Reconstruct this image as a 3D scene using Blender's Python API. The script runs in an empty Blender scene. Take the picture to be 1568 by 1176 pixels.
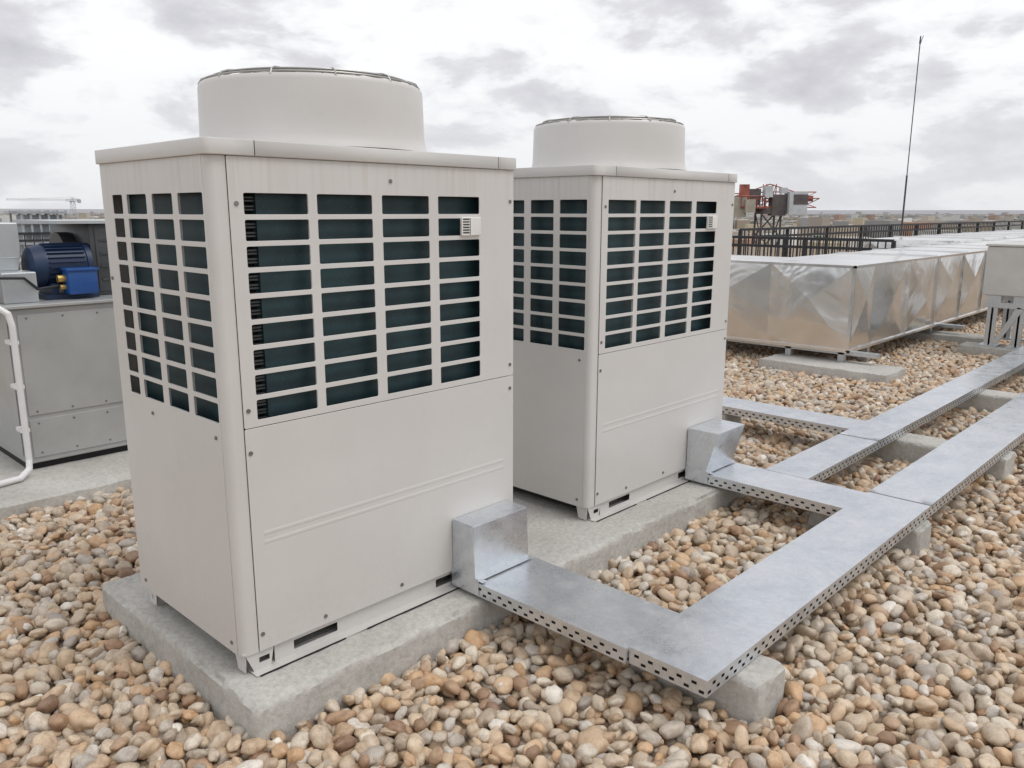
import bpy, bmesh, math, random
import numpy as np
from mathutils import Vector, Matrix, noise as mn
random.seed(7); rng=np.random.default_rng(11)
scene=bpy.context.scene
COL=bpy.context.collection
# ------------------------------------------------------------------ materials
def newmat(name):
    m=bpy.data.materials.new(name); m.use_nodes=True
    nt=m.node_tree; b=nt.nodes['Principled BSDF']; return m,nt,b
def N(nt,t,**k):
    n=nt.nodes.new(t)
    for a,v in k.items():
        if a.startswith('_'): n.inputs[a[1:].replace('_',' ')].default_value=v
        else: setattr(n,a,v)
    return n
def ramp(nt,fac,stops,interp='LINEAR'):
    r=nt.nodes.new('ShaderNodeValToRGB'); r.color_ramp.interpolation=interp
    e=r.color_ramp.elements
    while len(e)<len(stops): e.new(.5)
    for el,(p,c) in zip(e,stops):
        el.position=p; el.color=(c[0],c[1],c[2],1) if len(c)==3 else c
    nt.links.new(fac,r.inputs[0]); return r
def tex(nt,scale,detail=4,rough=.5,vec=None,dist=0):
    n=N(nt,'ShaderNodeTexNoise',_Scale=scale,_Detail=detail,_Roughness=rough,_Distortion=dist)
    if vec is not None: nt.links.new(vec,n.inputs['Vector'])
    return n
def pos(nt): return nt.nodes.new('ShaderNodeNewGeometry').outputs['Position']
def scaled(nt,v,s):
    m=N(nt,'ShaderNodeMapping'); m.inputs['Scale'].default_value=s; nt.links.new(v,m.inputs['Vector']); return m.outputs[0]
def bump(nt,b,h,strength,dist):
    bp=N(nt,'ShaderNodeBump',_Strength=strength,_Distance=dist); nt.links.new(h,bp.inputs['Height']); nt.links.new(bp.outputs[0],b.inputs['Normal'])
def mixc(nt,fac,a,b,mode='MIX'):
    m=nt.nodes.new('ShaderNodeMix'); m.data_type='RGBA'; m.blend_type=mode
    for s,v in ((m.inputs[0],fac),(m.inputs[6],a),(m.inputs[7],b)):
        if isinstance(v,(int,float)): s.default_value=v
        elif isinstance(v,tuple): s.default_value=(v[0],v[1],v[2],1)
        else: nt.links.new(v,s)
    return m.outputs[2]
def maprange(nt,v,a,b,c,d):
    mr=N(nt,'ShaderNodeMapRange')
    for k,x in zip(('From Min','From Max','To Min','To Max'),(a,b,c,d)): mr.inputs[k].default_value=x
    nt.links.new(v,mr.inputs['Value']); return mr.outputs[0]
def simple(name,c,rough=.5,metal=0,var=.15,scale=6,bs=0):
    m,nt,b=newmat(name); P=pos(nt); t=tex(nt,scale,5,.6,P)
    lo=tuple(x*(1-var) for x in c); hi=tuple(min(1,x*(1+var)) for x in c)
    r=ramp(nt,t.outputs[0],[(.3,lo),(.7,hi)]); nt.links.new(r.outputs[0],b.inputs['Base Color'])
    b.inputs['Roughness'].default_value=rough; b.inputs['Metallic'].default_value=metal
    if bs: bump(nt,b,t.outputs[0],bs,.005)
    return m
# painted sheet steel (cream white, faint rust-brown runs just under the lid)
M_paint,nt,b=newmat('paint_cream'); P=pos(nt)
t1=tex(nt,2.2,5,.6,P); t2=tex(nt,1,4,.6,scaled(nt,P,(45,45,1.2))); t5=tex(nt,60,4,.7,P); t6=tex(nt,5,7,.75,P)
c=ramp(nt,t1.outputs[0],[(.3,(.618,.606,.588)),(.7,(.66,.648,.628))])
st=ramp(nt,t2.outputs[0],[(.50,(0,0,0)),(.72,(1,1,1))])
sx_=N(nt,'ShaderNodeSeparateXYZ'); nt.links.new(P,sx_.inputs[0])
zm=maprange(nt,sx_.outputs[2],1.38,1.56,0,.34); zm2=maprange(nt,sx_.outputs[2],1.57,1.585,1,0)
mm=N(nt,'ShaderNodeMath',operation='MULTIPLY'); nt.links.new(zm,mm.inputs[0]); nt.links.new(zm2,mm.inputs[1])
m2=N(nt,'ShaderNodeMath',operation='MULTIPLY'); nt.links.new(mm.outputs[0],m2.inputs[0]); nt.links.new(st.outputs[0],m2.inputs[1])
cc=mixc(nt,m2.outputs[0],c.outputs[0],(.42,.33,.27))
dirt=maprange(nt,sx_.outputs[2],.07,.34,.34,0); d2=N(nt,'ShaderNodeMath',operation='MULTIPLY'); nt.links.new(dirt,d2.inputs[0]); nt.links.new(t5.outputs[0],d2.inputs[1])
cc=mixc(nt,d2.outputs[0],cc,(.38,.34,.29))
sm_=ramp(nt,t6.outputs[0],[(.56,(0,0,0)),(.74,(.22,.22,.22))]); cc=mixc(nt,sm_.outputs[0],cc,(.50,.48,.45))
nt.links.new(cc,b.inputs['Base Color'])
rr=ramp(nt,t6.outputs[0],[(.35,(.30,)*3),(.7,(.46,)*3)]); nt.links.new(rr.outputs[0],b.inputs['Roughness']); t3=tex(nt,2.6,2,.4,P); bump(nt,b,t3.outputs[0],.4,.014)
# galvanised steel
M_galv,nt,b=newmat('galvanised_steel'); P=pos(nt)
v=N(nt,'ShaderNodeTexVoronoi',_Scale=55.); nt.links.new(P,v.inputs['Vector'])
t1=tex(nt,3.2,7,.7,P,.5); t2=tex(nt,11,7,.75,P)
c=ramp(nt,t1.outputs[0],[(.3,(.56,.61,.665)),(.5,(.68,.715,.755)),(.7,(.76,.785,.81))])
sp=N(nt,'ShaderNodeSeparateColor'); nt.links.new(v.outputs['Color'],sp.inputs[0])
vr=ramp(nt,sp.outputs[0],[(0,(.93,.93,.93)),(1,(1,1,1))])
cc=mixc(nt,1.0,c.outputs[0],vr.outputs[0],'MULTIPLY')
dz=ramp(nt,t2.outputs[0],[(.52,(0,0,0)),(.70,(.6,.6,.6))])
cc=mixc(nt,dz.outputs[0],cc,(.82,.82,.81)); nt.links.new(cc,b.inputs['Base Color'])
b.inputs['Metallic'].default_value=.78
rr=ramp(nt,t2.outputs[0],[(.3,(.20,)*3),(.7,(.44,)*3)]); nt.links.new(rr.outputs[0],b.inputs['Roughness'])
t4=tex(nt,4,2,.4,P); bump(nt,b,t4.outputs[0],.4,.012)
# aluminium duct cladding
M_alu,nt,b=newmat('aluminium_cladding'); P=pos(nt)
t1=tex(nt,1.6,5,.6,P); c=ramp(nt,t1.outputs[0],[(.3,(.70,.70,.70)),(.7,(.83,.83,.82))]); nt.links.new(c.outputs[0],b.inputs['Base Color'])
b.inputs['Metallic'].default_value=1.; rr=ramp(nt,t1.outputs[0],[(.3,(.14,)*3),(.7,(.25,)*3)]); nt.links.new(rr.outputs[0],b.inputs['Roughness'])
t2=tex(nt,1.5,3,.45,P,.7); bump(nt,b,t2.outputs[0],.55,.05)
# concrete
M_conc,nt,b=newmat('concrete'); P=pos(nt)
t1=tex(nt,2.2,7,.65,P); t2=tex(nt,45,6,.7,P); v=N(nt,'ShaderNodeTexVoronoi',_Scale=70.); nt.links.new(P,v.inputs['Vector'])
c=ramp(nt,t1.outputs[0],[(.25,(.42,.405,.375)),(.5,(.53,.515,.48)),(.75,(.61,.595,.56))])
s2=ramp(nt,t2.outputs[0],[(.3,(.74,.74,.74)),(.6,(1,1,1))])
s3=ramp(nt,v.outputs['Distance'],[(.0,(.55,.55,.55)),(.2,(1,1,1))])
cc=mixc(nt,1.,c.outputs[0],s2.outputs[0],'MULTIPLY'); cc=mixc(nt,.6,cc,s3.outputs[0],'MULTIPLY')
nt.links.new(cc,b.inputs['Base Color']); b.inputs['Roughness'].default_value=.95; b.inputs['Specular IOR Level'].default_value=.2; bump(nt,b,t2.outputs[0],.6,.008)
# coil
M_coil,nt,b=newmat('coil_fins'); P=pos(nt)
t1=tex(nt,7,4,.6,P); t2=tex(nt,160,2,.5,P); w=N(nt,'ShaderNodeTexWave',_Scale=7.,_Distortion=0.); w.bands_direction='Z'; nt.links.new(P,w.inputs['Vector'])
c=ramp(nt,t1.outputs[0],[(.3,(.011,.034,.043)),(.7,(.024,.066,.078))])
wv=ramp(nt,w.outputs[0],[(0,(.7,.7,.7)),(1,(1,1,1))])
sp2=ramp(nt,t2.outputs[0],[(.66,(0,0,0)),(.74,(.4,.4,.4))])
cc=mixc(nt,1.,c.outputs[0],wv.outputs[0],'MULTIPLY'); cc=mixc(nt,sp2.outputs[0],cc,(.11,.15,.16)); nt.links.new(cc,b.inputs['Base Color'])
b.inputs['Roughness'].default_value=.5
M_dark=simple('dark_interior',(.010,.010,.011),.7)
M_black=simple('black_paint',(.02,.022,.028),.5)
M_screw=simple('screw_steel',(.22,.21,.2),.45,.6)
M_wire=simple('guard_wire',(.42,.41,.39),.4,.5)
M_label=simple('label_plastic',(.74,.73,.71),.4)
M_grey=simple('grey_panel',(.43,.44,.435),.42,.3,.10,3)
M_zinc=simple('zinc_sheet',(.55,.58,.60),.35,.7,.12,3,.2)
M_dkgrey=simple('dark_grey_steel',(.085,.09,.095),.4,.4)
M_blue=simple('motor_blue',(.015,.075,.27),.4)
M_navy=simple('motor_navy',(.010,.028,.075),.45)
M_brass=simple('brass',(.5,.35,.12),.4,.7)
M_pvc=simple('pvc_white',(.74,.74,.74),.35,0,.05)
M_red=simple('crane_red',(.34,.10,.07),.5,0,.4,2)
M_crwhite=simple('crane_white',(.58,.60,.62),.5,0,.2,1)
M_crbeige=simple('crane_beige',(.42,.38,.31),.7,0,.2,1)
M_crgrey=simple('crane_grey',(.12,.10,.10),.6,0,.3,2)
# ------------------------------------------------------------------ geometry helpers
def finish(name,me,mats,parent=None,smooth=None,loc=None):
    o=bpy.data.objects.new(name,me); COL.objects.link(o)
    for m in (mats if isinstance(mats,(list,tuple)) else [mats]): me.materials.append(m)
    if parent is not None: o.parent=parent
    if loc: o.location=loc
    if smooth is not None:
        me.polygons.foreach_set('use_smooth',[True]*len(me.polygons)); me.update()
        try: me.set_sharp_from_angle(angle=math.radians(smooth))
        except Exception: pass
    return o
def empty(name,loc=(0,0,0)):
    e=bpy.data.objects.new(name,None); e.empty_display_size=.2; e.location=loc; COL.objects.link(e); return e
class MB:
    def __init__(s): s.bm=bmesh.new()
    def box(s,x0,x1,y0,y1,z0,z1,mi=0,bev=0):
        r=bmesh.ops.create_cube(s.bm,size=1); vs=r['verts']
        for v in vs: v.co=Vector((x0+(v.co.x+.5)*(x1-x0),y0+(v.co.y+.5)*(y1-y0),z0+(v.co.z+.5)*(z1-z0)))
        fs={f for v in vs for f in v.link_faces}
        for f in fs: f.material_index=mi
        if bev>0:
            es={e for v in vs for e in v.link_edges}
            bmesh.ops.bevel(s.bm,geom=list(es),offset=bev,segments=2,affect='EDGES',profile=.5,material=-1)
        return s
    def hull(s,pts,mi=0):
        vs=[s.bm.verts.new(p) for p in pts]
        r=bmesh.ops.convex_hull(s.bm,input=vs)
        for g in r['geom']:
            if isinstance(g,bmesh.types.BMFace): g.material_index=mi
        return s
    def cyl(s,a,b,r,seg=8,mi=0,r2=None):
        a=Vector(a);b=Vector(b);d=b-a
        M=Matrix.Translation((a+b)/2)@d.to_track_quat('Z','Y').to_matrix().to_4x4()
        q=bmesh.ops.create_cone(s.bm,cap_ends=True,segments=seg,radius1=r,radius2=r if r2 is None else r2,depth=d.length,matrix=M)
        for f in {f for v in q['verts'] for f in v.link_faces}: f.material_index=mi
        return s
    def tube(s,pts,r,seg=8,mi=0):
        for a,b in zip(pts[:-1],pts[1:]): s.cyl(a,b,r,seg,mi)
        for p in pts[1:-1]:
            q=bmesh.ops.create_icosphere(s.bm,subdivisions=2,radius=r*1.01,matrix=Matrix.Translation(p))
            for f in {f for v in q['verts'] for f in v.link_faces}: f.material_index=mi
        return s
    def lathe(s,prof,cx,cy,seg=64,mi=0,closed=False):
        rings=[]
        for r,z in prof:
            rings.append([s.bm.verts.new((cx+r*math.cos(2*math.pi*i/seg),cy+r*math.sin(2*math.pi*i/seg),z)) for i in range(seg)])
        for A,B in zip(rings[:-1],rings[1:]):
            for i in range(seg):
                f=s.bm.faces.new((A[i],A[(i+1)%seg],B[(i+1)%seg],B[i])); f.material_index=mi
        return s
    def torus(s,R,r,cx,cy,z,seg=64,sub=6,mi=0):
        g=[[s.bm.verts.new((cx+(R+r*math.cos(2*math.pi*j/sub))*math.cos(2*math.pi*i/seg),cy+(R+r*math.cos(2*math.pi*j/sub))*math.sin(2*math.pi*i/seg),z+r*math.sin(2*math.pi*j/sub))) for j in range(sub)] for i in range(seg)]
        for i in range(seg):
            for j in range(sub):
                f=s.bm.faces.new((g[i][j],g[(i+1)%seg][j],g[(i+1)%seg][(j+1)%sub],g[i][(j+1)%sub])); f.material_index=mi
        return s
    def done(s,name,mats,parent=None,smooth=None,loc=None,recalc=True):
        if recalc: bmesh.ops.recalc_face_normals(s.bm,faces=s.bm.faces)
        me=bpy.data.meshes.new(name); s.bm.to_mesh(me); s.bm.free()
        return finish(name,me,mats,parent,smooth,loc)
def rrect(u0,u1,v0,v1,r,n=4):
    r=min(r,(u1-u0)/2.01,(v1-v0)/2.01); pts=[]
    for cx,cy,a0 in ((u1-r,v1-r,0),(u0+r,v1-r,90),(u0+r,v0+r,180),(u1-r,v0+r,270)):
        for i in range(n+1):
            a=math.radians(a0+90*i/n); pts.append((cx+r*math.cos(a),cy+r*math.sin(a)))
    return pts
def panel(name,outer,holes,th,fn,mat,parent=None,bev=0.0):
    cu=bpy.data.curves.new('tmp','CURVE'); cu.dimensions='2D'; cu.fill_mode='BOTH'; cu.extrude=th/2; cu.bevel_depth=bev; cu.bevel_resolution=1
    for poly in [outer]+holes:
        sp=cu.splines.new('POLY'); sp.points.add(len(poly)-1)
        for p,(u,v) in zip(sp.points,poly): p.co=(u,v,0,1)
        sp.use_cyclic_u=True
    o=bpy.data.objects.new('tmp',cu); COL.objects.link(o)
    dg=bpy.context.evaluated_depsgraph_get(); me=bpy.data.meshes.new_from_object(o.evaluated_get(dg))
    bpy.data.objects.remove(o); bpy.data.curves.remove(cu)
    me.name=name
    for v in me.vertices: v.co=Vector(fn(v.co.x,v.co.y,v.co.z))
    bm=bmesh.new(); bm.from_mesh(me); bmesh.ops.remove_doubles(bm,verts=bm.verts,dist=1e-5); bmesh.ops.recalc_face_normals(bm,faces=bm.faces); bm.to_mesh(me); bm.free()
    me.materials.clear()
    return finish(name,me,mat,parent)
def rough_block(name,x0,x1,y0,y1,z0,z1,mat,parent=None,step=.03,amp=.006,chip=.012,seed=0):
    bm=bmesh.new(); nx,ny,nz=[max(2,int(round(d/step))) for d in (x1-x0,y1-y0,z1-z0)]
    V={}
    def vert(i,j,k):
        if (i,j,k) not in V:
            p=Vector((x0+(x1-x0)*i/nx,y0+(y1-y0)*j/ny,z0+(z1-z0)*k/nz))
            q=p+Vector((seed*3.1,seed*1.7,0))
            n1=mn.noise(q*14)
            cnt=(i in(0,nx))+(j in(0,ny))+(k in(0,nz))
            off=Vector((0,0,0)); d=Vector(((1 if i==0 else -1 if i==nx else 0),(1 if j==0 else -1 if j==ny else 0),(1 if k==0 else -1 if k==nz else 0)))
            off+=d*(abs(n1)*amp)
            if cnt>=2: off+=d*(.003+chip*max(0,mn.noise(q*9+Vector((7,3,1)))+.1)+chip*.8*max(0,mn.noise(q*31)))
            V[(i,j,k)]=bm.verts.new(p+off)
        return V[(i,j,k)]
    for i in range(nx):
        for j in range(ny):
            for k in (0,nz): bm.faces.new([vert(i,j,k),vert(i+1,j,k),vert(i+1,j+1,k),vert(i,j+1,k)])
    for i in range(nx):
        for k in range(nz):
            for j in (0,ny): bm.faces.new([vert(i,j,k),vert(i+1,j,k),vert(i+1,j,k+1),vert(i,j,k+1)])
    for j in range(ny):
        for k in range(nz):
            for i in (0,nx): bm.faces.new([vert(i,j,k),vert(i,j+1,k),vert(i,j+1,k+1),vert(i,j,k+1)])
    bmesh.ops.recalc_face_normals(bm,faces=bm.faces)
    me=bpy.data.meshes.new(name); bm.to_mesh(me); bm.free()
    return finish(name,me,mat,parent,smooth=45)

# ------------------------------------------------------------------ condenser unit
W=1.215; D=.75; H=1.62; ZB=.067
def condenser(loc):
    E=empty('air_conditioning_condenser',loc)
    rows=9; z0=.812; pitch=(1.476-.812+.013)/rows
    def grid(cols):
        hs=[]
        for a,c in cols:
            for r in range(rows):
                hs.append(rrect(a,c,z0+r*pitch,z0+r*pitch+pitch-.0135,.006))
        return hs
    fcols=[(.100,.312),(.342,.550),(.588,.790),(.830,1.030)]
    scols=[(.034,.19),(.225,.365),(.405,.553),(.588,.668)]
    panel('front_grille_panel',rrect(.0575,W-.006,.7925,1.574,.004),grid(fcols),.0016,lambda u,v,w:(u,-.003+w,v),M_paint,E,.0009)
    mb=MB()
    for a,c in fcols:
        for r in range(rows+1):
            zz=z0+r*pitch-.0135
            mb.box(a-.004,c+.004,.0002,.007,zz+.0018,zz+.0117,0)
    for x in (.327,.569,.810): mb.box(x-.011,x+.011,.0002,.009,z0,1.475,0)
    mb.done('grille_bar_returns',M_paint,E)
    panel('front_service_panel',rrect(.0575,W-.006,.070,.7885,.004),[],.0016,lambda u,v,w:(u,-.003+w,v),M_paint,E,.0009)
    mb=MB()
    for zc in (.423,.452):
        pr=[(-.0035,zc-.011),(-.0050,zc-.007),(-.0058,zc-.002),(-.0058,zc+.002),(-.0050,zc+.007),(-.0035,zc+.011)]
        pts=[(x+(.010 if x<.5 else -.010)*(1 if y<-.004 else 0),y,z) for x in (.09,1.16) for y,z in pr]
        mb.hull(pts)
    mb.done('pressed_ribs',M_paint,E,smooth=60)
    def post(name,pts,za,zb):
        bm=bmesh.new(); A=[bm.verts.new((x,y,za)) for x,y in pts]; B=[bm.verts.new((x,y,zb)) for x,y in pts]
        for i in range(len(pts)-1): bm.faces.new((A[i],A[i+1],B[i+1],B[i]))
        me=bpy.data.meshes.new(name); bm.to_mesh(me); bm.free(); finish(name,me,M_paint,E,smooth=60)
    R=.026
    arc=[(R-R*math.cos(math.radians(t)),R-R*math.sin(math.radians(t))) for t in range(0,91,9)]
    post('corner_post',[(0,.0295)]+arc+[(.0555,0),(.0555,.02)],ZB,1.575)
    post('corner_post',[(W,.0295)]+[(W-x,y) for x,y in arc]+[(W-.03,.006)],ZB,1.575)
    panel('side_grille_panel',[(.029,ZB),(D,ZB),(D,1.575),(.029,1.575)],grid(scols),.0016,lambda u,v,w:(.0+w,u,v),M_paint,E,.0006)
    panel('side_grille_panel',[(.029,ZB),(D,ZB),(D,1.575),(.029,1.575)],grid(scols),.0016,lambda u,v,w:(W+w,u,v),M_paint,E,.0006)
    mb=MB()
    for X in (.002,W-.009):
        for a,c in scols:
            for r in range(rows+1):
                zz=z0+r*pitch-.0135
                mb.box(X,X+.007,a-.003,c+.003,zz+.0018,zz+.0117)
        for y in (.207,.385,.570): mb.box(X,X+.007,y-.012,y+.012,z0,1.475)
    mb.done('side_grille_returns',M_paint,E)
    mb=MB(); mb.box(.002,W-.002,D-.004,D,ZB,1.575,0,.002); mb.done('rear_panel',M_paint,E)
    mb=MB(); mb.box(.004,W-.004,.004,D-.006,ZB+.003,ZB+.008); mb.done('base_tray',M_paint,E)
    mb=MB(); mb.box(.165,W-.06,.045,.075,.76,1.54,0); mb.box(.045,.075,.09,D-.04,.76,1.54,0); mb.box(W-.075,W-.045,.09,D-.04,.76,1.54,0); mb.box(.1,W-.1,D-.06,D-.03,.76,1.54,0)
    mb.done('heat_exchanger_coil',M_coil,E)
    mb=MB(); mb.box(.09,W-.09,.085,D-.08,.74,1.56); mb.box(.01,W-.01,.01,D-.01,.735,.745)
    mb.done('inner_casing',M_dark,E)
    mb=MB(); z=.80
    while z<1.49:
        mb.tube([(.175,.055,z),(.13,.055,z),(.122,.055,z+.008),(.13,.055,z+.016),(.175,.055,z+.016)],.0036,6); z+=.0255
    mb.done('coil_return_bends',M_dkgrey,E,smooth=50)
    def rr(x0,x1,y0,y1,r,cl,cr):
        pts=[]
        def c(cx,cy,a0):
            for i in range(7):
                a=math.radians(a0+90*i/6); pts.append((cx+r*math.cos(a),cy+r*math.sin(a)))
        if cr: c(x1-r,y1-r,0)
        else: pts.append((x1,y1))
        if cl: c(x0+r,y1-r,90); c(x0+r,y0+r,180)
        else: pts.extend([(x0,y1),(x0,y0)])
        if cr: c(x1-r,y0+r,270)
        else: pts.append((x1,y0))
        return pts
    lz=(1.576+H)/2; th=.040
    for i,(a,c_,l,r_) in enumerate([(-.009,.1385,1,0),(.1400,1.1185,0,0),(1.1200,W+.009,0,1)]):
        panel('lid_section',rr(a,c_,-.012,D+.018,.018,l,r_),[],th,lambda u,v,w:(u,v,lz+w),M_paint,E,.002)
    mb=MB(); mb.box(.01,W-.01,.006,D-.006,1.56,1.60); mb.done('lid_core',M_dark,E)
    cx,cy=.603,.385; dz=.010
    mb=MB()
    prof=[(.397,1.6225),(.396,1.627),(.3895,1.640),(.3845,1.662),(.3825,1.70),(.381,1.76),(.379,1.812+dz),(.3775,1.822+dz),(.373,1.828+dz),(.367,1.827+dz),(.363,1.820+dz),(.361,1.78),(.357,1.64),(.355,1.60)]
    mb.lathe(prof,cx,cy,96); mb.done('fan_shroud',M_paint,E,smooth=50)
    mb=MB()
    for R_,z in ((.368,1.834),(.340,1.846),(.30,1.851),(.26,1.854),(.215,1.856),(.17,1.857),(.12,1.857)): mb.torus(R_,.0030,cx,cy,z+dz,72,6)
    for k in range(12):
        a=2*math.pi*k/12+.13; c_,s_=math.cos(a),math.sin(a)
        pr=[(.376,1.824),(.365,1.841),(.34,1.8495),(.30,1.854),(.2,1.859),(.05,1.860)]
        mb.tube([(cx+r*c_,cy+r*s_,z+dz) for r,z in pr],.0030,6)
    mb.cyl((cx,cy,1.855+dz),(cx,cy,1.862+dz),.06,24)
    mb.done('fan_guard',M_wire,E,smooth=50)
    mb=MB(); mb.cyl((cx,cy,1.66),(cx,cy,1.76),.07,24)
    for k in range(4):
        a=2*math.pi*k/4
        P=[]
        for r,da,z in ((.065,-.35,1.68),(.065,.35,1.74),(.34,-.30,1.67),(.34,.32,1.745)):
            P.append(Vector((cx+r*math.cos(a+da),cy+r*math.sin(a+da),z)))
        vs=[mb.bm.verts.new(p) for p in (P[0],P[1],P[3],P[2])]; mb.bm.faces.new(vs)
    mb.cyl((cx,cy,1.60),(cx,cy,1.66),.1,16)
    mb.done('fan_rotor',M_black,E,recalc=False)
    mb=MB()
    for x,z in ((.078,1.445),(.072,.845),(.070,.715),(.070,.125),(1.190,1.46),(1.190,.835),(1.190,.74),(.625,1.52),(.625,.098),(.95,.098),(.3,.098)):
        mb.cyl((x,-.0035,z),(x,-.0075,z),.0068,12); mb.cyl((x,-.0036,z),(x,-.0045,z),.0095,14)
    for y,z in ((.50,.765),(.06,.765),(.70,.10),(.06,.10),(.73,1.2)):
        mb.cyl((-.0005,y,z),(-.005,y,z),.006,12)
    for y,z in ((.50,.765),(.06,.10)): mb.cyl((W+.0005,y,z),(W+.005,y,z),.006,12)
    mb.done('screws',M_screw,E)
    mb=MB(); mb.box(.932,1.028,-.016,-.0045,1.338,1.404,0,.003)
    for k in range(6): mb.box(.937,.968,-.0172,-.0155,1.347+k*.0095,1.3515+k*.0095,1)
    mb.box(.9715,.9735,-.0168,-.0155,1.341,1.401,1)
    mb.done('sensor_cover',[M_label,M_dark],E)
    panel('base_rail',[(.115,.004),(1.19,.004),(1.19,ZB+.002),(.115,ZB+.002)],[rrect(.185,.355,.018,.05,.004),rrect(.80,.97,.018,.05,.004)],.002,lambda u,v,w:(u,.012+w,v),M_paint,E)
    panel('base_rail',[(.02,.004),(1.19,.004),(1.19,ZB+.002),(.02,ZB+.002)],[rrect(.185,.355,.018,.05,.004),rrect(.80,.97,.018,.05,.004)],.002,lambda u,v,w:(u,D-.07+w,v),M_paint,E)
    for x0 in (.012,):
        panel('foot_bracket',[(x0,ZB),(x0+.026,.004),(x0+.085,.004),(x0+.098,ZB)],[rrect(x0+.045,x0+.082,.026,.045,.003)],.0025,lambda u,v,w:(u,.006+w,v),M_paint,E)
    panel('foot_bracket',[(.008,ZB),(.012,.004),(.06,.004),(.075,ZB)],[],.0025,lambda u,v,w:(.014+w,u,v),M_paint,E)
    panel('foot_bracket',[(.655,ZB),(.665,.004),(.715,.004),(.725,ZB)],[rrect(.68,.70,.02,.04,.003)],.0025,lambda u,v,w:(.014+w,u,v),M_paint,E)
    mb=MB(); mb.box(.03,1.20,-.026,.05,.0012,.0042); mb.box(.03,1.20,D-.08,D-.01,.0012,.0042)
    mb.box(.06,1.18,.06,D-.11,.022,ZB+.001,1)  # dark block standing in for shade in the open space under the body
    mb.box(.04,.36,-.031,-.0265,.0005,.0035,1); mb.box(.45,1.16,-.031,-.0265,.0005,.0035,1)
    mb.done('base_flange',[M_paint,M_dark],E)
    return E
condenser((0,0,0)); condenser((1.757,.039,0))

# ------------------------------------------------------------------ concrete pad, sleepers
rough_block('concrete_plinth',-.058,2.99,-.172,1.02,-.22,-.0,M_conc,None,.018,.005,.018)
SL=[]
def sleeper(x0,x1,y0,y1,z1=.008,seed=1):
    rough_block('concrete_sleeper',x0,x1,y0,y1,-.2,z1,M_conc,None,.016,.005,.016,seed); SL.append((x0,x1,y0,y1))
sleeper(1.055,1.245,-1.19,-.70,seed=2); sleeper(2.72,2.90,-1.13,-.60,seed=3)
for i,x in enumerate((4.22,6.08,7.9,9.8)): sleeper(x,x+.24,-1.13,-.22,seed=4+i)
sleeper(4.05,4.3,.6,1.0,seed=9)
rough_block('concrete_sleeper',6.55,7.10,.36,1.62,-.2,-.035,M_conc,None,.04,.004,.01,12)
rough_block('concrete_sleeper',8.9,9.25,-1.4,.42,-.2,-.03,M_conc,None,.04,.004,.01,13)
rough_block('concrete_sleeper',9.6,10.0,.3,1.6,-.2,-.035,M_conc,None,.05,.004,.01,14)
# ------------------------------------------------------------------ cable trays
ZT=.070
def perf_side(mb,p0,p1,z0,z1,first=.01):
    L=math.hypot(p1[0]-p0[0],p1[1]-p0[1]); ux,uy=(p1[0]-p0[0])/L,(p1[1]-p0[1])/L
    h=z1-z0; zs=[z0,z0+h*.16,z0+h*.36,z0+h*.58,z0+h*.78,z1]
    a_,b__=.023,.012; segs=[0.]
    while segs[-1]<L-a_-b__: segs.append(segs[-1]+b__/2+.002); segs.append(segs[-1]+a_-b__/2+.001)
    segs.append(L); n=len(segs)-1; cache={}
    def v(i,k):
        if (i,k) not in cache:
            s=segs[i]; cache[(i,k)]=mb.bm.verts.new((p0[0]+ux*s,p0[1]+uy*s,zs[k]))
        return cache[(i,k)]
    for i in range(n):
        j=i//2
        for k in range(5):
            if i%2==1 and i<n-1 and ((k==1 and j%2==0) or (k==3 and j%2==1)): continue
            mb.bm.faces.new((v(i,k),v(i+1,k),v(i+1,k+1),v(i,k+1)))
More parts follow.
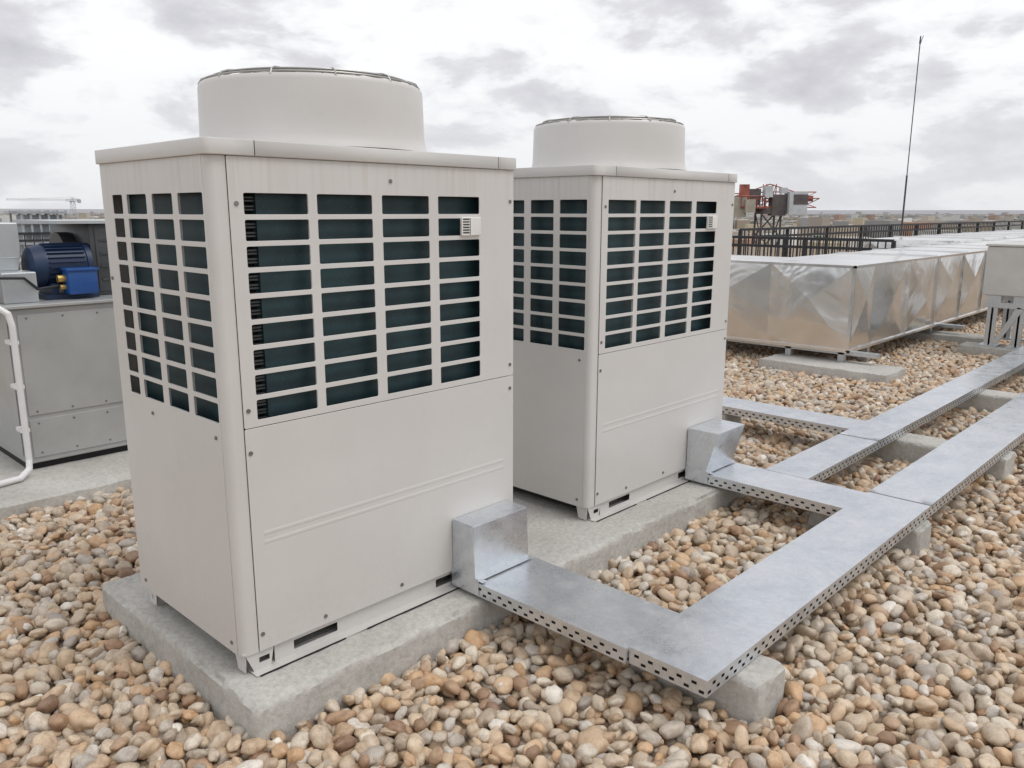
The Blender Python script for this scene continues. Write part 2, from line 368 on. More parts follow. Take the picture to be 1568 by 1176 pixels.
def tray(name,x0,x1,y0,y1,joints,axis,zt=ZT,open_ends=()):
    E=empty(name,(0,0,0)); mb=MB(); zb=.012; w=.002
    cs=[((x0,y0),(x1,y0)),((x0,y1),(x1,y1)),((x0,y0),(x0,y1)),((x1,y0),(x1,y1))]
    names=['y0','y1','x0','x1']
    for nme,(a,c) in zip(names,cs):
        if nme in open_ends: continue
        perf_side(mb,a,c,zb,zt-.008)
    vs=[mb.bm.verts.new(p) for p in ((x0,y0,zb),(x1,y0,zb),(x1,y1,zb),(x0,y1,zb))]; mb.bm.faces.new(vs)
    mb.done('perforated_channel',M_galv,E)
    mb=MB(); mb.box(x0+.005,x1-.005,y0+.005,y1-.005,zb+.002,zt-.006)  # black box added inside the channel so the slots look shaded, no pipes
    mb.done('dark_liner_box',M_dark,E)
    js=[(x0 if axis=='x' else y0)-.003]+joints+[(x1 if axis=='x' else y1)+.003]
    for i,(a,c) in enumerate(zip(js[:-1],js[1:])):
        dz=.0018*(i%2); ov=.02 if i%2 else 0
        a2=a-(ov if i>0 else 0); c2=c+(ov if i<len(js)-2 else 0)
        mb=MB()
        if axis=='x':
            X0,X1,Y0,Y1=a2,c2,y0-.003-.0006*(i%2),y1+.003+.0006*(i%2)
        else: X0,X1,Y0,Y1=x0-.003-.0006*(i%2),x1+.003+.0006*(i%2),a2,c2
        nx=max(1,int((X1-X0)/.06)); ny=max(1,int((Y1-Y0)/.06)); g={}
        for ii in range(nx+1):
            for jj in range(ny+1):
                x=X0+(X1-X0)*ii/nx; y=Y0+(Y1-Y0)*jj/ny
                e=0 if ii in(0,nx) or jj in(0,ny) else 1
                g[ii,jj]=mb.bm.verts.new((x,y,zt+dz+e*.0030*mn.noise(Vector((x*3.5,y*3.5,i)))))
        for ii in range(nx):
            for jj in range(ny): mb.bm.faces.new((g[ii,jj],g[ii+1,jj],g[ii+1,jj+1],g[ii,jj+1]))
        zl=zt+dz; lo=zt-.013
        for p,q in (((X0,Y0),(X1,Y0)),((X1,Y0),(X1,Y1)),((X1,Y1),(X0,Y1)),((X0,Y1),(X0,Y0))):
            if (axis=='x' and p[0]==q[0] and 0<i<len(js)-2): continue
            f=[mb.bm.verts.new((p[0],p[1],zl)),mb.bm.verts.new((q[0],q[1],zl)),mb.bm.verts.new((q[0],q[1],lo)),mb.bm.verts.new((p[0],p[1],lo))]
            mb.bm.faces.new(f)
        bmesh.ops.remove_doubles(mb.bm,verts=mb.bm.verts,dist=1e-6)
        mb.done('cover_sheet',M_galv,E,smooth=30)
    return E
def cover_box(E,x0,x1,yb,yt,y1,z1):
    pts=[(x0,yb,.072),(x1,yb,.072),(x0,yt,z1),(x1,yt,z1),(x0,y1,z1),(x1,y1,z1),(x0,y1,.0725),(x1,y1,.0725)]
    mb=MB(); mb.hull(pts)
    bmesh.ops.bevel(mb.bm,geom=list(mb.bm.edges),offset=.0025,segments=2,affect='EDGES')
    mb.done('riser_cover',M_galv,E,smooth=25)
    mb=MB(); mb.hull([(x,y,z) for x in (x0-.004,x0-.0008) for y,z in ((yb-.004,.072),(yb+.03,.072),(yt-.002,z1-.004),(yt+.028,z1-.004))])
    mb.hull([(x,y,z) for x in (x0-.0045,x0-.0008) for y,z in ((yb-.02,.018),(y1,.018),(y1,.082),(yb-.02,.082))])
    mb.box(x0-.003,x0+.02,yb-.04,yb-.004,.074,.0765); mb.box(x0-.002,x1+.002,yb-.022,yb+.002,.0745,.0768)
    mb.done('riser_side_plate',M_galv,E)
tray('cable_tray',.885,14.0,-1.105,-.825,[2.93,4.98,7.0,9.1,11.3],'x')
T1=tray('cable_tray',.872,1.185,-.8215,-.006,[],'y',ZT-.003); cover_box(T1,.872,1.168,-.132,-.122,-.006,.280)
T2=tray('cable_tray',2.60,2.89,-.8215,.030,[],'y',ZT-.003); cover_box(T2,2.60,2.89,-.085,-.150,.030,.295)
tray('cable_tray',2.896,14.0,-.515,-.285,[3.9,5.9,8.0,10.2],'x',ZT-.0015)
tray('cable_tray',4.05,4.33,-.281,3.2,[1.4],'y',ZT-.003)

# ------------------------------------------------------------------ silver duct
def clad(mb,o,u,v,lenu,lenv,n,seg,depth,mi=0):
    o,u,v,n=map(Vector,(o,u,v,n)); k=max(1,round(lenu/seg)); s=lenu/k
    for i in range(k):
        a=o+u*(i*s); b_=o+u*((i+1)*s); c=b_+v*lenv; d=a+v*lenv; m=(a+c)/2+n*depth*(.6+.8*random.random())+u*random.uniform(-.12,.12)+v*random.uniform(-.1,.1)
        va,vb,vc,vd,vm=[mb.bm.verts.new(p) for p in (a,b_,c,d,m)]
        for f in ((va,vb,vm),(vb,vc,vm),(vc,vd,vm),(vd,va,vm)): mb.bm.faces.new(f).material_index=mi
        p=a; q=d
        if i>0:
            w=u*.012; e=n*.022
            P=[p-w,p+w,q-w,q+w,p-w+e,p+w+e,q-w+e,q+w+e]; mb.hull(P,mi)
DE=empty('ventilation_duct')
zb,zt_=.08,.905; X=6.9; Y=.87
mb=MB()
clad(mb,(X,Y+.85,zb),(0,1,0),(0,0,1),4.3,zt_-zb,(-1,0,0),1.4,.02)
clad(mb,(X+.55,Y,zb),(1,0,0),(0,0,1),12.0,zt_-zb,(0,-1,0),1.0,.04)
clad(mb,(X,Y+.85,zb),Vector((0,-1,0)),(0,0,1),.85,zt_-zb,(-1,0,0),.9,.022)
clad(mb,(X,Y,zb),(1,0,0),(0,0,1),.55,zt_-zb,(0,-1,0),.6,.05)
clad(mb,(X,Y,zt_),(1,0,0),(0,1,0),1.2,5.15,(0,0,1),1.3,.03)
clad(mb,(X+1.2,Y,zt_),(1,0,0),(0,1,0),11.3,1.2,(0,0,1),1.2,.03)
clad(mb,(X+1.2,Y+1.2,zb),(0,1,0),(0,0,1),3.95,zt_-zb,(1,0,0),1.2,.02)
clad(mb,(X+1.2,Y+1.2,zb),(1,0,0),(0,0,1),11.3,zt_-zb,(0,1,0),1.2,.02)
clad(mb,(X,Y,zb),(1,0,0),(0,1,0),1.2,5.15,(0,0,-1),1.3,.01)
clad(mb,(X+1.2,Y,zb),(1,0,0),(0,1,0),11.3,1.2,(0,0,-1),1.2,.01)
clad(mb,(X,Y+5.15,zb),(1,0,0),(0,0,1),1.2,zt_-zb,(0,1,0),1.3,.02)
clad(mb,(X+12.5,Y,zb),(0,1,0),(0,0,1),1.2,zt_-zb,(1,0,0),1.3,.02)
mb.done('insulated_cladding',M_alu,DE)
mb=MB()
for (a,b2) in (((X-.012,Y-.012),(X-.012,Y+5.16)),((X-.012,Y-.012),(X+12.5,Y-.012))):
    for z in (zb,zt_):
        mb.box(a[0]-.008,b2[0]+.012,a[1]-.008,b2[1]+.012,z-.012,z+.012)
mb.box(X-.02,X+.01,Y-.02,Y+.01,zb,zt_)
mb.done('edge_flashing',M_alu,DE)
mb=MB()
for x,y in ((6.98,.95),(7.6,.95),(6.98,1.5),(9.8,1.0),(9.8,1.8),(12.6,1.0),(12.6,1.8),(7.0,3.2),(7.9,3.2)):
    mb.box(x-.03,x+.03,y-.03,y+.03,-.13,zb+.01)
mb.box(6.95,7.03,.6,2.2,.035,.075); mb.box(9.76,9.84,.6,2.2,.035,.075)
mb.done('duct_legs',M_zinc,DE)
BE=empty('rooftop_junction_cabinet')
mb=MB(); mb.box(9.0,9.85,-1.0,.26,.53,1.06,0,.012); mb.box(8.985,9.865,-1.015,.275,1.062,1.085,0,.004); mb.done('cabinet',simple('cabinet_beige',(.55,.54,.51),.4,.1,.06),BE)
mb=MB()
for y in (.14,-.12,-.5,-.85):
    for x in (9.06,9.76):
        mb.box(x-.05,x+.05,y-.01,y+.01,-.03,.53); mb.box(x-.05,x-.038,y-.05,y+.05,-.03,.53); mb.box(x-.10,x+.10,y-.09,y+.09,-.03,-.012)
        mb.box(x-.055,x+.055,y-.07,y+.07,.42,.53)
    mb.box(9.03,9.79,y-.02,y+.02,.48,.52)
mb.box(9.0,9.06,-.95,.22,.40,.46); mb.hull([(x,y,z) for x in (9.0,9.04) for y,z in ((.12,0),(.06,0),(-.16,.4),(-.10,.42))]); mb.hull([(x,y,z) for x in (9.0,9.04) for y,z in ((-.5,0),(-.56,0),(-.88,.4),(-.82,.42))])
mb.done('steel_stand',M_zinc,BE)
mb=MB()
clad(mb,(14,1.9,.25),(1,0,0),(0,0,1),22,.70,(0,-1,0),1.5,.03); clad(mb,(14,1.9,.25),(0,1,0),(0,0,1),1.55,.70,(-1,0,0),1.6,.03)
clad(mb,(14,1.9,.95),(1,0,0),(0,1,0),22,1.55,(0,0,1),1.5,.015)
for x in range(15,36,3): mb.box(x-.05,x+.05,2.0,3.3,-.15,.25)
mb.done('ventilation_duct',M_alu,None)

# ------------------------------------------------------------------ left air handling unit
rough_block('concrete_plinth',-2.6,3.2,2.40,4.9,-.22,-.055,M_conc,None,.05,.005,.012,21)
AE=empty('air_handling_unit')
mb=MB(); mb.box(.25,2.7,2.95,4.4,-.015,.885,0,.008)
mb.done('cabinet',M_grey,AE)
mb=MB()
for a,c in ((.285,.315+.9),(1.24,1.95),(1.98,2.66)):
    mb.box(a,c,2.942,2.949,.27,.85,0,.002); mb.box(a,c,2.942,2.949,.02,.245,0,.002)
mb.box(.243,.249,3.0,4.35,.03,.85,0,.002); mb.box(.20,2.75,2.92,4.43,.887,.905,0,.003)
mb.box(.26,2.7,2.98,4.3,-.055,-.016,1)  # last box: dark block standing in for the shadow gap under the cabinet
mb.done('access_panels',[M_grey,M_dark],AE)
mb=MB()
for x in (.33,.52,.71,.9,1.1):
    for z in (.045,.22,.29,.83): mb.cyl((x,2.943,z),(x,2.939,z),.006,8)
mb.done('panel_screws',M_screw,AE)
mb=MB()
mb.box(.80,1.6,3.2,3.9,.906,1.345,0,.01); mb.box(.70,.80,3.15,3.95,.906,.95); mb.box(.60,1.62,3.14,3.95,1.347,1.365,1)
mb.cyl((.795,3.55,1.13),(.72,3.55,1.13),.16,24); mb.cyl((.70,3.55,1.13),(.64,3.55,1.13),.03,12)
mb.box(.83,1.55,3.192,3.199,.93,1.32,0,.002)
for z in (1.0,1.08,1.16,1.24): mb.box(.85,1.5,3.184,3.191,z,z+.012,0)
mb.done('fan_housing',[M_dkgrey,M_zinc],AE,smooth=40)
mb=MB(); zc_=1.095; yc_=3.27
mb.cyl((.53,yc_,zc_),(.76,yc_,zc_),.125,32,0); mb.cyl((.47,yc_,zc_),(.53,yc_,zc_),.118,32,0,.132); mb.cyl((.455,yc_,zc_),(.47,yc_,zc_),.09,32,0,.118)
mb.cyl((.76,yc_,zc_),(.79,yc_,zc_),.135,32,0); mb.cyl((.79,yc_,zc_),(.86,yc_,zc_),.02,12,2)
for k in range(28):
    a=2*math.pi*k/28; y_,z_=yc_+.125*math.cos(a),zc_+.125*math.sin(a)
    mb.hull([(x,y_+dy*-math.sin(a)+dr*math.cos(a),z_+dy*math.cos(a)+dr*math.sin(a)) for x in (.545,.75) for dy in (-.0035,.0035) for dr in (-.01,.013)],0)
mb.box(.60,.77,3.03,3.14,.935,1.085,1,.014); mb.box(.595,.775,3.022,3.15,1.072,1.09,1,.005)
mb.cyl((.60,3.09,1.03),(.56,3.09,1.03),.022,12,2); mb.cyl((.60,3.09,.98),(.57,3.09,.98),.016,12,2)
mb.box(.50,.80,3.12,3.40,.906,.935,0); mb.box(.54,.58,3.14,3.38,.935,1.0,0); mb.box(.70,.74,3.14,3.38,.935,1.0,0)
mb.done('fan_motor',[M_navy,M_blue,M_brass],AE,smooth=40)
mb=MB(); mb.box(-.3,.43,3.25,3.8,1.15,1.355,0,.006); mb.hull([(-.2,3.25,1.15),(.42,3.25,1.15),(-.2,3.7,1.15),(.42,3.7,1.15),(.0,3.28,.92),(.38,3.28,.92),(.0,3.6,.92),(.38,3.6,.92)])
mb.box(.26,.44,3.05,3.24,.906,1.08,0,.006)
mb.done('supply_duct',M_zinc,AE)
mb=MB(); mb.tube([(-.05,2.72,-.03),(.16,2.78,-.035),(.225,2.84,-.01),(.235,2.86,.04),(.235,2.86,.80),(.225,2.87,.87),(.18,2.9,.91),(.02,2.98,.92)],.017,12)
for z in (.2,.45,.7): mb.box(.212,.258,2.855,2.95,z,z+.02)
mb.done('drain_pipe',M_pvc,AE,smooth=50)
mb=MB(); mb.tube([(.0,3.0,1.03),(.2,2.98,1.06),(.36,3.0,1.05),(.44,3.05,.98),(.57,3.09,.99)],.008,8); mb.done('conduit',M_black,AE,smooth=50)

# ------------------------------------------------------------------ antenna mast
mb=MB(); mb.cyl((18.1,4.2,-.15),(18.1,4.2,2.2),.020,10); mb.cyl((18.1,4.2,2.2),(18.1,4.2,4.95),.011,8)
mb.cyl((18.1,4.2,4.9),(18.1,4.2,5.05),.022,10,0,.012); mb.cyl((18.1,4.2,4.86),(18.14,4.16,5.06),.006,6); mb.box(18.0,18.2,4.1,4.3,-.15,-.1)
mb.done('antenna_mast',M_dkgrey)
# ------------------------------------------------------------------ railings
def railing(a,b_,z0=-.12,h=1.1,pitch=.12):
    a=Vector((a[0],a[1],0));b_=Vector((b_[0],b_[1],0));L=(b_-a).length;u=(b_-a)/L; mb=MB()
    def bar(p,q,w):
        n=Vector((-u.y,u.x,0))*w; uu=u*w; z=Vector((0,0,w))
        if abs(q.z-p.z)>.2: mb.hull([p+n+uu,p+n-uu,p-n+uu,p-n-uu,q+n+uu,q+n-uu,q-n+uu,q-n-uu])
        else: mb.hull([p+n+z,p+n-z,p-n+z,p-n-z,q+n+z,q+n-z,q-n+z,q-n-z])
    for z in (z0+h,z0+.12,z0+h-.14): bar(Vector((a.x,a.y,z)),Vector((b_.x,b_.y,z)),.022)
    k=int(L/pitch)
    for i in range(k+1):
        p=a+u*(i*pitch); w=.028 if i%12==0 else .009
        bar(Vector((p.x,p.y,z0)),Vector((p.x,p.y,z0+h)),w)
    return mb.done('roof_railing',M_black)
railing((12.4,2.4),(12.4,12.5)); railing((12.8,5.25),(58,5.25),pitch=.16,h=1.22); railing((-6,16),(12,16),pitch=.16)
# ------------------------------------------------------------------ tower cranes
def crane(name,base,ztop,s,mats,jibdir,jl,full=False):
    mb=MB(); bx,by=base; h=.9*s
    def lat(P,Q,w,st,mi):
        P=Vector(P);Q=Vector(Q);d=(Q-P);L=d.length;d/=L
        a=d.orthogonal().normalized(); c=d.cross(a)
        cs=[a*w+c*w,a*w-c*w,-a*w-c*w,-a*w+c*w]
        for o in cs: mb.cyl(P+o,Q+o,w*.11,5,mi)
        k=max(1,int(L/st))
        for i in range(k):
            for j in range(4):
                mb.cyl(P+d*(L*i/k)+cs[j],P+d*(L*(i+1)/k)+cs[(j+1)%4],w*.07,4,mi)
    zb_=-30
    lat((bx,by,zb_),(bx,by,ztop),h,2.2*h,0)
    mb.cyl((bx,by,ztop),(bx,by,ztop+.5*s),1.25*s,16,0)
    j=Vector((jibdir[0],jibdir[1],0)).normalized(); n=Vector((-j.y,j.x,0))
    o=Vector((bx,by,ztop+.5*s))
    def ob(c,l,w,hh,mi):
        c=Vector(c); mb.hull([c+j*(l*a/2)+n*(w*b2/2)+Vector((0,0,hh*e/2)) for a in(-1,1) for b2 in(-1,1) for e in(-1,1)],mi)
    lat(o+Vector((0,0,.8*s)),o+j*jl+Vector((0,0,.8*s)),.5*s if not full else .35*s,1.5*s,1)
    lat(o+Vector((0,0,.8*s)),o-j*3.6*s+Vector((0,0,.6*s)),.5*s,1.2*s,1)
    lat(o,o+Vector((0,0,2.2*s)),.45*s,1.*s,1)
    ob(o-j*3.2*s+Vector((0,0,.1*s)),1.5*s,2.*s,1.8*s,2)
    if not full:
        ob(o-j*1.6*s+Vector((0,0,1.0*s)),1.1*s,1.4*s,1.5*s,0)
        ob(o+j*2.1*s+n*-1.1*s+Vector((0,0,.5*s)),1.7*s,1.3*s,2.0*s,3)
        ob(o+j*2.3*s+n*-1.1*s+Vector((0,0,.8*s)),1.35*s,1.36*s,.9*s,0)
        ob(o+j*.5*s+n*-.8*s+Vector((0,0,.3*s)),1.3*s,1.*s,1.9*s,0)
        ob(o-j*.5*s+n*-.9*s+Vector((0,0,1.5*s)),.7*s,.8*s,1.*s,3)
        ob(o-j*2.2*s+n*-1.0*s+Vector((0,0,.2*s)),.9*s,.8*s,1.2*s,2)
        ob(o+j*3.5*s+Vector((0,0,.9*s)),.9*s,1.2*s,.5*s,1); ob(o-j*2.6*s+n*-.6*s+Vector((0,0,1.5*s)),.8*s,.5*s,1.3*s,1)
        ob(o+j*.9*s+n*-1.0*s+Vector((0,0,1.6*s)),.6*s,.6*s,.5*s,3)
    ob(o+Vector((0,0,.1*s)),6.*s,2.2*s,.18*s,1)
    for e in (-1,1):
        for t in np.linspace(-3,3,9): mb.cyl(o+j*(t*s)+n*(e*1.1*s)+Vector((0,0,.1*s)),o+j*(t*s)+n*(e*1.1*s)+Vector((0,0,1.1*s)),.05*s,4,1)
        mb.cyl(o-j*3*s+n*(e*1.1*s)+Vector((0,0,1.1*s)),o+j*3*s+n*(e*1.1*s)+Vector((0,0,1.1*s)),.05*s,4,1)
    mb.cyl(o+Vector((0,0,2.2*s)),o+j*jl*.7+Vector((0,0,1.3*s)),.05*s,4,1); mb.cyl(o+Vector((0,0,2.2*s)),o-j*3.5*s+Vector((0,0,1.*s)),.05*s,4,1)
    return mb.done(name,mats)
crane('tower_crane',(56.9,26.7),1.25,.80,[M_crgrey,M_red,M_crbeige,M_crwhite],(.72,-.66),3.6)
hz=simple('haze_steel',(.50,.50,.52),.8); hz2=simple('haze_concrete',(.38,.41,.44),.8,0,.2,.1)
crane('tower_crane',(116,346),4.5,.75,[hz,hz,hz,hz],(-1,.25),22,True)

# ------------------------------------------------------------------ roof building
M_roof,nt,b=newmat('roof_gravel_surface'); P=pos(nt)
v=N(nt,'ShaderNodeTexVoronoi',_Scale=22.); nt.links.new(P,v.inputs['Vector'])
sp=N(nt,'ShaderNodeSeparateColor'); nt.links.new(v.outputs['Color'],sp.inputs[0])
c=ramp(nt,sp.outputs[0],[(0,(.26,.18,.12)),(.3,(.42,.32,.22)),(.6,(.52,.42,.31)),(1,(.62,.55,.45))])
dk=ramp(nt,v.outputs['Distance'],[(.25,(1,1,1)),(.7,(.35,.32,.30))])
nt.links.new(mixc(nt,1.,c.outputs[0],dk.outputs[0],'MULTIPLY'),b.inputs['Base Color']); b.inputs['Roughness'].default_value=.85
inv=N(nt,'ShaderNodeMath',operation='MULTIPLY'); inv.inputs[1].default_value=-1; nt.links.new(v.outputs['Distance'],inv.inputs[0]); bump(nt,b,inv.outputs[0],1,.03)
mb=MB(); mb.box(-40,60,-45,5.45,-30,-.15,0); mb.done('building_roof',M_roof)
mb=MB(); mb.box(-40,36,5.45,16.2,-30,-.152,0); mb.done('building_roof',M_roof)

# ------------------------------------------------------------------ pebbles (one instanced mass)
M_peb,nt,b=newmat('river_pebble')
oi=N(nt,'ShaderNodeObjectInfo'); tc=N(nt,'ShaderNodeTexCoord')
c=ramp(nt,oi.outputs['Random'],[(0,(.28,.18,.12)),(.05,(.42,.27,.17)),(.14,(.59,.45,.31)),(.26,(.45,.385,.31)),(.36,(.65,.52,.38)),(.48,(.61,.40,.23)),(.56,(.68,.56,.42)),(.69,(.54,.45,.35)),(.80,(.76,.68,.56)),(.91,(.41,.365,.32)),(1,(.86,.81,.73))])
vm=N(nt,'ShaderNodeVectorMath',operation='ADD'); nt.links.new(tc.outputs['Object'],vm.inputs[0]); nt.links.new(oi.outputs['Location'],vm.inputs[1])
t1=tex(nt,1.3,3,.65,vm.outputs[0]); t2=tex(nt,9,3,.7,vm.outputs[0])
s1=ramp(nt,t1.outputs[0],[(.3,(.72,.65,.60)),(.55,(1,1,1)),(.75,(1.1,1.07,1.02))])
s2=ramp(nt,t2.outputs[0],[(.3,(.74,.71,.68)),(.55,(1,1,1))])
cc=mixc(nt,1.,c.outputs[0],s1.outputs[0],'MULTIPLY'); cc=mixc(nt,.75,cc,s2.outputs[0],'MULTIPLY')
nt.links.new(cc,b.inputs['Base Color']); b.inputs['Roughness'].default_value=.5
PC=bpy.data.collections.new('pebble_shapes')
for k in range(16):
    bm=bmesh.new(); bmesh.ops.create_icosphere(bm,subdivisions=3,radius=1)
    off=Vector((k*5.3,k*2.1,k)); ax=Vector((1,random.uniform(.60,.92),random.uniform(.42,.70)))
    for v_ in bm.verts:
        d=v_.co.copy(); r=1+.30*mn.noise(d*.9+off)+.15*mn.noise(d*1.9+off)
        q=d*r; v_.co=Vector((q.x*ax.x,q.y*ax.y,q.z*ax.z))
    me=bpy.data.meshes.new('pebble'); bm.to_mesh(me); bm.free(); me.materials.append(M_peb)
    me.polygons.foreach_set('use_smooth',[True]*len(me.polygons))
    o=bpy.data.objects.new('pebble_shape_%02d'%k,me); PC.objects.link(o)
cx,cy=-1.083,-2.18
ptsL=[]; 
def layer(sp,rmin,rmax,zc,zj,smin,smax,a0=-12,a1=100):
    n=int(2*rmax/sp); gx,gy=np.meshgrid(np.arange(n),np.arange(n)); x=cx-rmax+gx*sp+(gy%2)*sp*.5; y=cy-rmax+gy*sp
    x=x+rng.uniform(-.48,.48,x.shape)*sp; y=y+rng.uniform(-.48,.48,y.shape)*sp; x=x.ravel(); y=y.ravel()
    dx,dy=x-cx,y-cy; d=np.hypot(dx,dy); a=np.degrees(np.arctan2(dy,dx))
    k=(d>=rmin)&(d<rmax)&(((a>a0)&(a<a1))|(d<1.6))
    k&=~((x>-.045)&(x<2.975)&(y>-.155)&(y<1.0)); k&=~((x>-2.6)&(x<3.2)&(y>2.42)&(y<4.9)); k&=(y<16)
    for (q0,q1,q2,q3) in SL: k&=~((x>q0+.0)&(x<q1)&(y>q2)&(y<q3))
    x=x[k];y=y[k]; m=len(x)
    und=np.array([mn.noise(Vector((float(a_)*1.1,float(b_)*1.1,0))) for a_,b_ in zip(x,y)])*.014
    s=smin+(smax-smin)*rng.beta(1.4,2.1,m); s=s*np.where(rng.random(m)<.06,1.28,1)
    z=zc+rng.uniform(-zj,zj,m)+und
    tilt=.5; rot=np.stack([rng.normal(0,tilt,m),rng.normal(0,tilt,m),rng.uniform(0,6.283,m)],1)
    ptsL.append((np.stack([x,y,z],1),rot,s))
layer(.046,0,5.5,-.142,.006,.022,.036)
layer(.056,0,5.5,-.121,.012,.019,.047)
layer(.055,5.5,15,-.132,.012,.024,.045,2,88)
layer(.085,15,24,-.130,.010,.036,.055,5,50)
PT=np.concatenate([p[0] for p in ptsL]); RT=np.concatenate([p[1] for p in ptsL]); ST=np.concatenate([p[2] for p in ptsL])
me=bpy.data.meshes.new('pebble_gravel'); me.vertices.add(len(PT)); me.vertices.foreach_set('co',PT.astype(np.float32).ravel())
a=me.attributes.new('rot','FLOAT_VECTOR','POINT'); a.data.foreach_set('vector',RT.astype(np.float32).ravel())
a=me.attributes.new('scl','FLOAT','POINT'); a.data.foreach_set('value',ST.astype(np.float32))
a=me.attributes.new('idx','INT','POINT'); a.data.foreach_set('value',rng.integers(0,16,len(PT)).astype(np.int32))
me.update()
go=bpy.data.objects.new('pebble_gravel',me); COL.objects.link(go)
ng=bpy.data.node_groups.new('scatter','GeometryNodeTree')
ng.interface.new_socket('Geometry',in_out='INPUT',socket_type='NodeSocketGeometry'); ng.interface.new_socket('Geometry',in_out='OUTPUT',socket_type='NodeSocketGeometry')
gi=ng.nodes.new('NodeGroupInput'); gout=ng.nodes.new('NodeGroupOutput')
ci=ng.nodes.new('GeometryNodeCollectionInfo'); ci.inputs['Collection'].default_value=PC; ci.inputs['Separate Children'].default_value=True; ci.inputs['Reset Children'].default_value=True
ip=ng.nodes.new('GeometryNodeInstanceOnPoints'); ip.inputs['Pick Instance'].default_value=True
def na(nm,t):
    n=ng.nodes.new('GeometryNodeInputNamedAttribute'); n.data_type=t; n.inputs['Name'].default_value=nm; return n.outputs['Attribute']
e2r=ng.nodes.new('FunctionNodeEulerToRotation')
ng.links.new(gi.outputs[0],ip.inputs['Points']); ng.links.new(ci.outputs[0],ip.inputs['Instance'])
ng.links.new(na('rot','FLOAT_VECTOR'),e2r.inputs[0]); ng.links.new(e2r.outputs[0],ip.inputs['Rotation'])
ng.links.new(na('scl','FLOAT'),ip.inputs['Scale']); ng.links.new(na('idx','INT'),ip.inputs['Instance Index'])
ng.links.new(ip.outputs[0],gout.inputs[0])
md=go.modifiers.new('scatter','NODES'); md.node_group=ng

# ------------------------------------------------------------------ distant land and city
M_land,nt,b=newmat('land'); P=pos(nt)
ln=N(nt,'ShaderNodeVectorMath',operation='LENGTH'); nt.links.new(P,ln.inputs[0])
t1=tex(nt,.004,8,.7,P); t2=tex(nt,.03,5,.7,P)
c=ramp(nt,t1.outputs[0],[(.35,(.12,.14,.09)),(.5,(.26,.22,.16)),(.65,(.33,.28,.22))]); s=ramp(nt,t2.outputs[0],[(.4,(.6,.6,.6)),(.6,(1.1,1.1,1.1))])
cc=mixc(nt,1.,c.outputs[0],s.outputs[0],'MULTIPLY')
cc=mixc(nt,maprange(nt,ln.outputs['Value'],300,10000,0,.85),cc,(.40,.41,.44)); nt.links.new(cc,b.inputs['Base Color']); b.inputs['Roughness'].default_value=1; b.inputs['Specular IOR Level'].default_value=0  # aerial haze painted into the land colour, growing with distance
bm=bmesh.new(); seg=96; ce=bm.verts.new((0,0,-30)); ring=None
for R_,zz in ((600,-30),(2500,-30),(6000,-30),(9500,-22),(12500,22),(13500,-30)):
    nr=[bm.verts.new((R_*math.cos(2*math.pi*i/seg),R_*math.sin(2*math.pi*i/seg),zz+(14*mn.noise(Vector((i*.35,R_,0))) if R_==12500 else 0))) for i in range(seg)]
    for i in range(seg):
        if ring is None: bm.faces.new((ce,nr[i],nr[(i+1)%seg]))
        else: bm.faces.new((ring[i],nr[i],nr[(i+1)%seg],ring[(i+1)%seg]))
    ring=nr
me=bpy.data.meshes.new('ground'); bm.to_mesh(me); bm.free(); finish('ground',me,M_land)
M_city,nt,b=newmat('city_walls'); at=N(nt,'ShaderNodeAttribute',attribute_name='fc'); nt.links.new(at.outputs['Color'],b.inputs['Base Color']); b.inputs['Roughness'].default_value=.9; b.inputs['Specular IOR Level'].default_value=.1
nb=30000; d=np.exp(rng.uniform(math.log(420),math.log(9000),nb)); az=np.radians(rng.uniform(-15,105,nb))
bx=cx+d*np.cos(az); by=cy+d*np.sin(az); isT=rng.random(nb)<.5
wx=rng.uniform(4,9,nb)*(1+d/6000); wy=rng.uniform(4,9,nb)*(1+d/6000); hh=rng.uniform(3,8,nb)+np.where(rng.random(nb)<.05,rng.uniform(6,20,nb),0); hh=np.where(isT,rng.uniform(3,7,nb),hh); hh=np.where(d>4500,hh+6,hh)
th_=rng.uniform(0,1.57,nb)
V=np.zeros((nb,8,3)); sg=np.array([(-1,-1,0),(1,-1,0),(1,1,0),(-1,1,0),(-1,-1,1),(1,-1,1),(1,1,1),(-1,1,1)],float)
for k in range(8):
    tap=np.where(isT&(sg[k,2]>0),.45,1.)
    lx=sg[k,0]*wx*tap; ly=sg[k,1]*wy*tap
    V[:,k,0]=bx+lx*np.cos(th_)-ly*np.sin(th_); V[:,k,1]=by+lx*np.sin(th_)+ly*np.cos(th_); V[:,k,2]=-30+sg[k,2]*hh
F=np.array([(0,1,5,4),(1,2,6,5),(2,3,7,6),(3,0,4,7),(4,5,6,7)])
faces=(F[None]+8*np.arange(nb)[:,None,None]).reshape(-1,4)
me=bpy.data.meshes.new('distant_city'); me.from_pydata(V.reshape(-1,3).tolist(),[],faces.tolist())
pal=np.array([(.72,.70,.66),(.60,.52,.42),(.48,.42,.36),(.85,.84,.80),(.45,.28,.20),(.38,.38,.38),(.55,.46,.34)])
colr=pal[rng.integers(0,len(pal),nb)]*rng.uniform(.75,1.05,(nb,1)); tree=np.array([(.06,.075,.04)])*rng.uniform(.7,1.6,(nb,1)); colr=np.where(isT[:,None],tree,colr)
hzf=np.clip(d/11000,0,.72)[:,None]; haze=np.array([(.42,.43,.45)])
fc=np.repeat(colr[:,None,:],5,1); fc=fc*(1-hzf[:,None])+haze[None]*hzf[:,None]  # aerial haze blended into the building and tree colours by distance
at=me.attributes.new('fc','FLOAT_COLOR','FACE'); at.data.foreach_set('color',np.concatenate([fc.reshape(-1,3),np.ones((nb*5,1))],1).astype(np.float32).ravel())
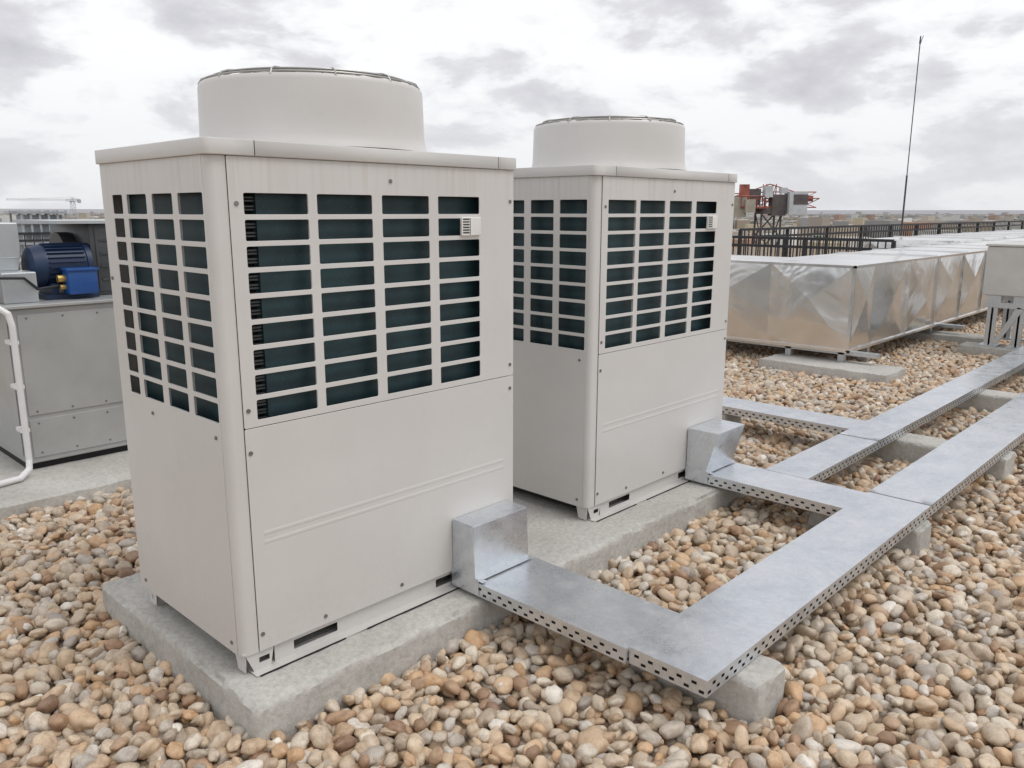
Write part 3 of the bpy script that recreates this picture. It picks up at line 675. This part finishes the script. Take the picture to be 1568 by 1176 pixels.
finish('distant_city',me,M_city)
mb=MB(); ox,oy=118,392
for f in range(8): mb.box(ox-10,ox+8,oy-8,oy+8,-30+f*4.3,-30+f*4.3+.9)
for i in range(6):
    for yy in (oy-7.6,oy+7.2): mb.box(ox-9.8+i*3.45,ox-9+i*3.45,yy,yy+.6,-30,1.5)
mb.box(ox-8,ox+7,oy-5,oy+5,-30,-.5)
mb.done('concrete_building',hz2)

# ------------------------------------------------------------------ camera
p=[-1.0828,-2.1805,1.4250,.7607,.2094,.0016,1.2454]
yaw,pit,rol=p[3:6]
f=Vector((math.cos(yaw)*math.cos(pit),math.sin(yaw)*math.cos(pit),-math.sin(pit)))
r=Vector((math.sin(yaw),-math.cos(yaw),0)); u=r.cross(f)
c_,s_=math.cos(rol),math.sin(rol); R_=c_*r+s_*u; U_=-s_*r+c_*u
cd=bpy.data.cameras.new('camera'); cd.sensor_width=36; cd.lens=p[6]*1000/1568*36; cd.clip_end=30000; cd.clip_start=.05
co=bpy.data.objects.new('camera',cd); COL.objects.link(co)
co.matrix_world=Matrix(((R_.x,U_.x,-f.x,p[0]),(R_.y,U_.y,-f.y,p[1]),(R_.z,U_.z,-f.z,p[2]),(0,0,0,1)))
scene.camera=co
# ------------------------------------------------------------------ sky + sun
sun_el=math.radians(60); sun_az=math.radians(-68)
w=bpy.data.worlds.new('World'); scene.world=w; w.use_nodes=True; nt=w.node_tree; nt.nodes.clear()
out=N(nt,'ShaderNodeOutputWorld'); sky=N(nt,'ShaderNodeTexSky'); sky.sky_type='NISHITA'; sky.sun_disc=False; sky.sun_elevation=sun_el; sky.sun_rotation=math.pi/2-sun_az
bg1=N(nt,'ShaderNodeBackground',_Strength=.1); nt.links.new(sky.outputs[0],bg1.inputs[0])
tc=N(nt,'ShaderNodeTexCoord'); sx=N(nt,'ShaderNodeSeparateXYZ'); nt.links.new(tc.outputs['Generated'],sx.inputs[0])
def M(op,a,b_=None):
    n=N(nt,'ShaderNodeMath',operation=op)
    for i,v_ in enumerate((a,b_)):
        if v_ is None: continue
        if isinstance(v_,(int,float)): n.inputs[i].default_value=v_
        else: nt.links.new(v_,n.inputs[i])
    return n.outputs[0]
zc=M('ADD',M('MAXIMUM',sx.outputs[2],0.),.42)
cmb=N(nt,'ShaderNodeCombineXYZ'); nt.links.new(M('DIVIDE',sx.outputs[0],zc),cmb.inputs[0]); nt.links.new(M('DIVIDE',sx.outputs[1],zc),cmb.inputs[1]); nt.links.new(M('MULTIPLY',sx.outputs[2],2.2),cmb.inputs[2])
n1=tex(nt,3.6,9,.56,cmb.outputs[0],.15); n2=tex(nt,1.2,3,.5,cmb.outputs[0]); 
sm=M('ADD',M('MULTIPLY',n1.outputs[0],.64),M('MULTIPLY',n2.outputs[0],.36))
cl=ramp(nt,sm,[(.37,(.58,.565,.61)),(.43,(.66,.65,.69)),(.475,(.76,.755,.785)),(.50,(.90,.90,.915)),(.53,(.99,.99,.995)),(.60,(1.0,1.0,1.0)),(.70,(.82,.815,.845))])
hf=maprange(nt,sx.outputs[2],.0,.16,.75,0)
cc=mixc(nt,hf,cl.outputs[0],(.76,.77,.80))
bg2=N(nt,'ShaderNodeBackground',_Strength=1.05); nt.links.new(cc,bg2.inputs[0])
mx=N(nt,'ShaderNodeMixShader'); mx.inputs[0].default_value=.94; nt.links.new(bg1.outputs[0],mx.inputs[1]); nt.links.new(bg2.outputs[0],mx.inputs[2]); nt.links.new(mx.outputs[0],out.inputs[0])
sd=bpy.data.lights.new('sun','SUN'); sd.energy=1.15; sd.angle=math.radians(28); sd.color=(1,.975,.94)
so=bpy.data.objects.new('sun',sd); COL.objects.link(so)
dv=Vector((math.cos(sun_el)*math.cos(sun_az),math.cos(sun_el)*math.sin(sun_az),math.sin(sun_el)))
so.rotation_euler=dv.to_track_quat('Z','Y').to_euler(); so.location=(0,0,20)
scene.view_settings.view_transform='Standard'; scene.view_settings.look='None'; scene.view_settings.exposure=0
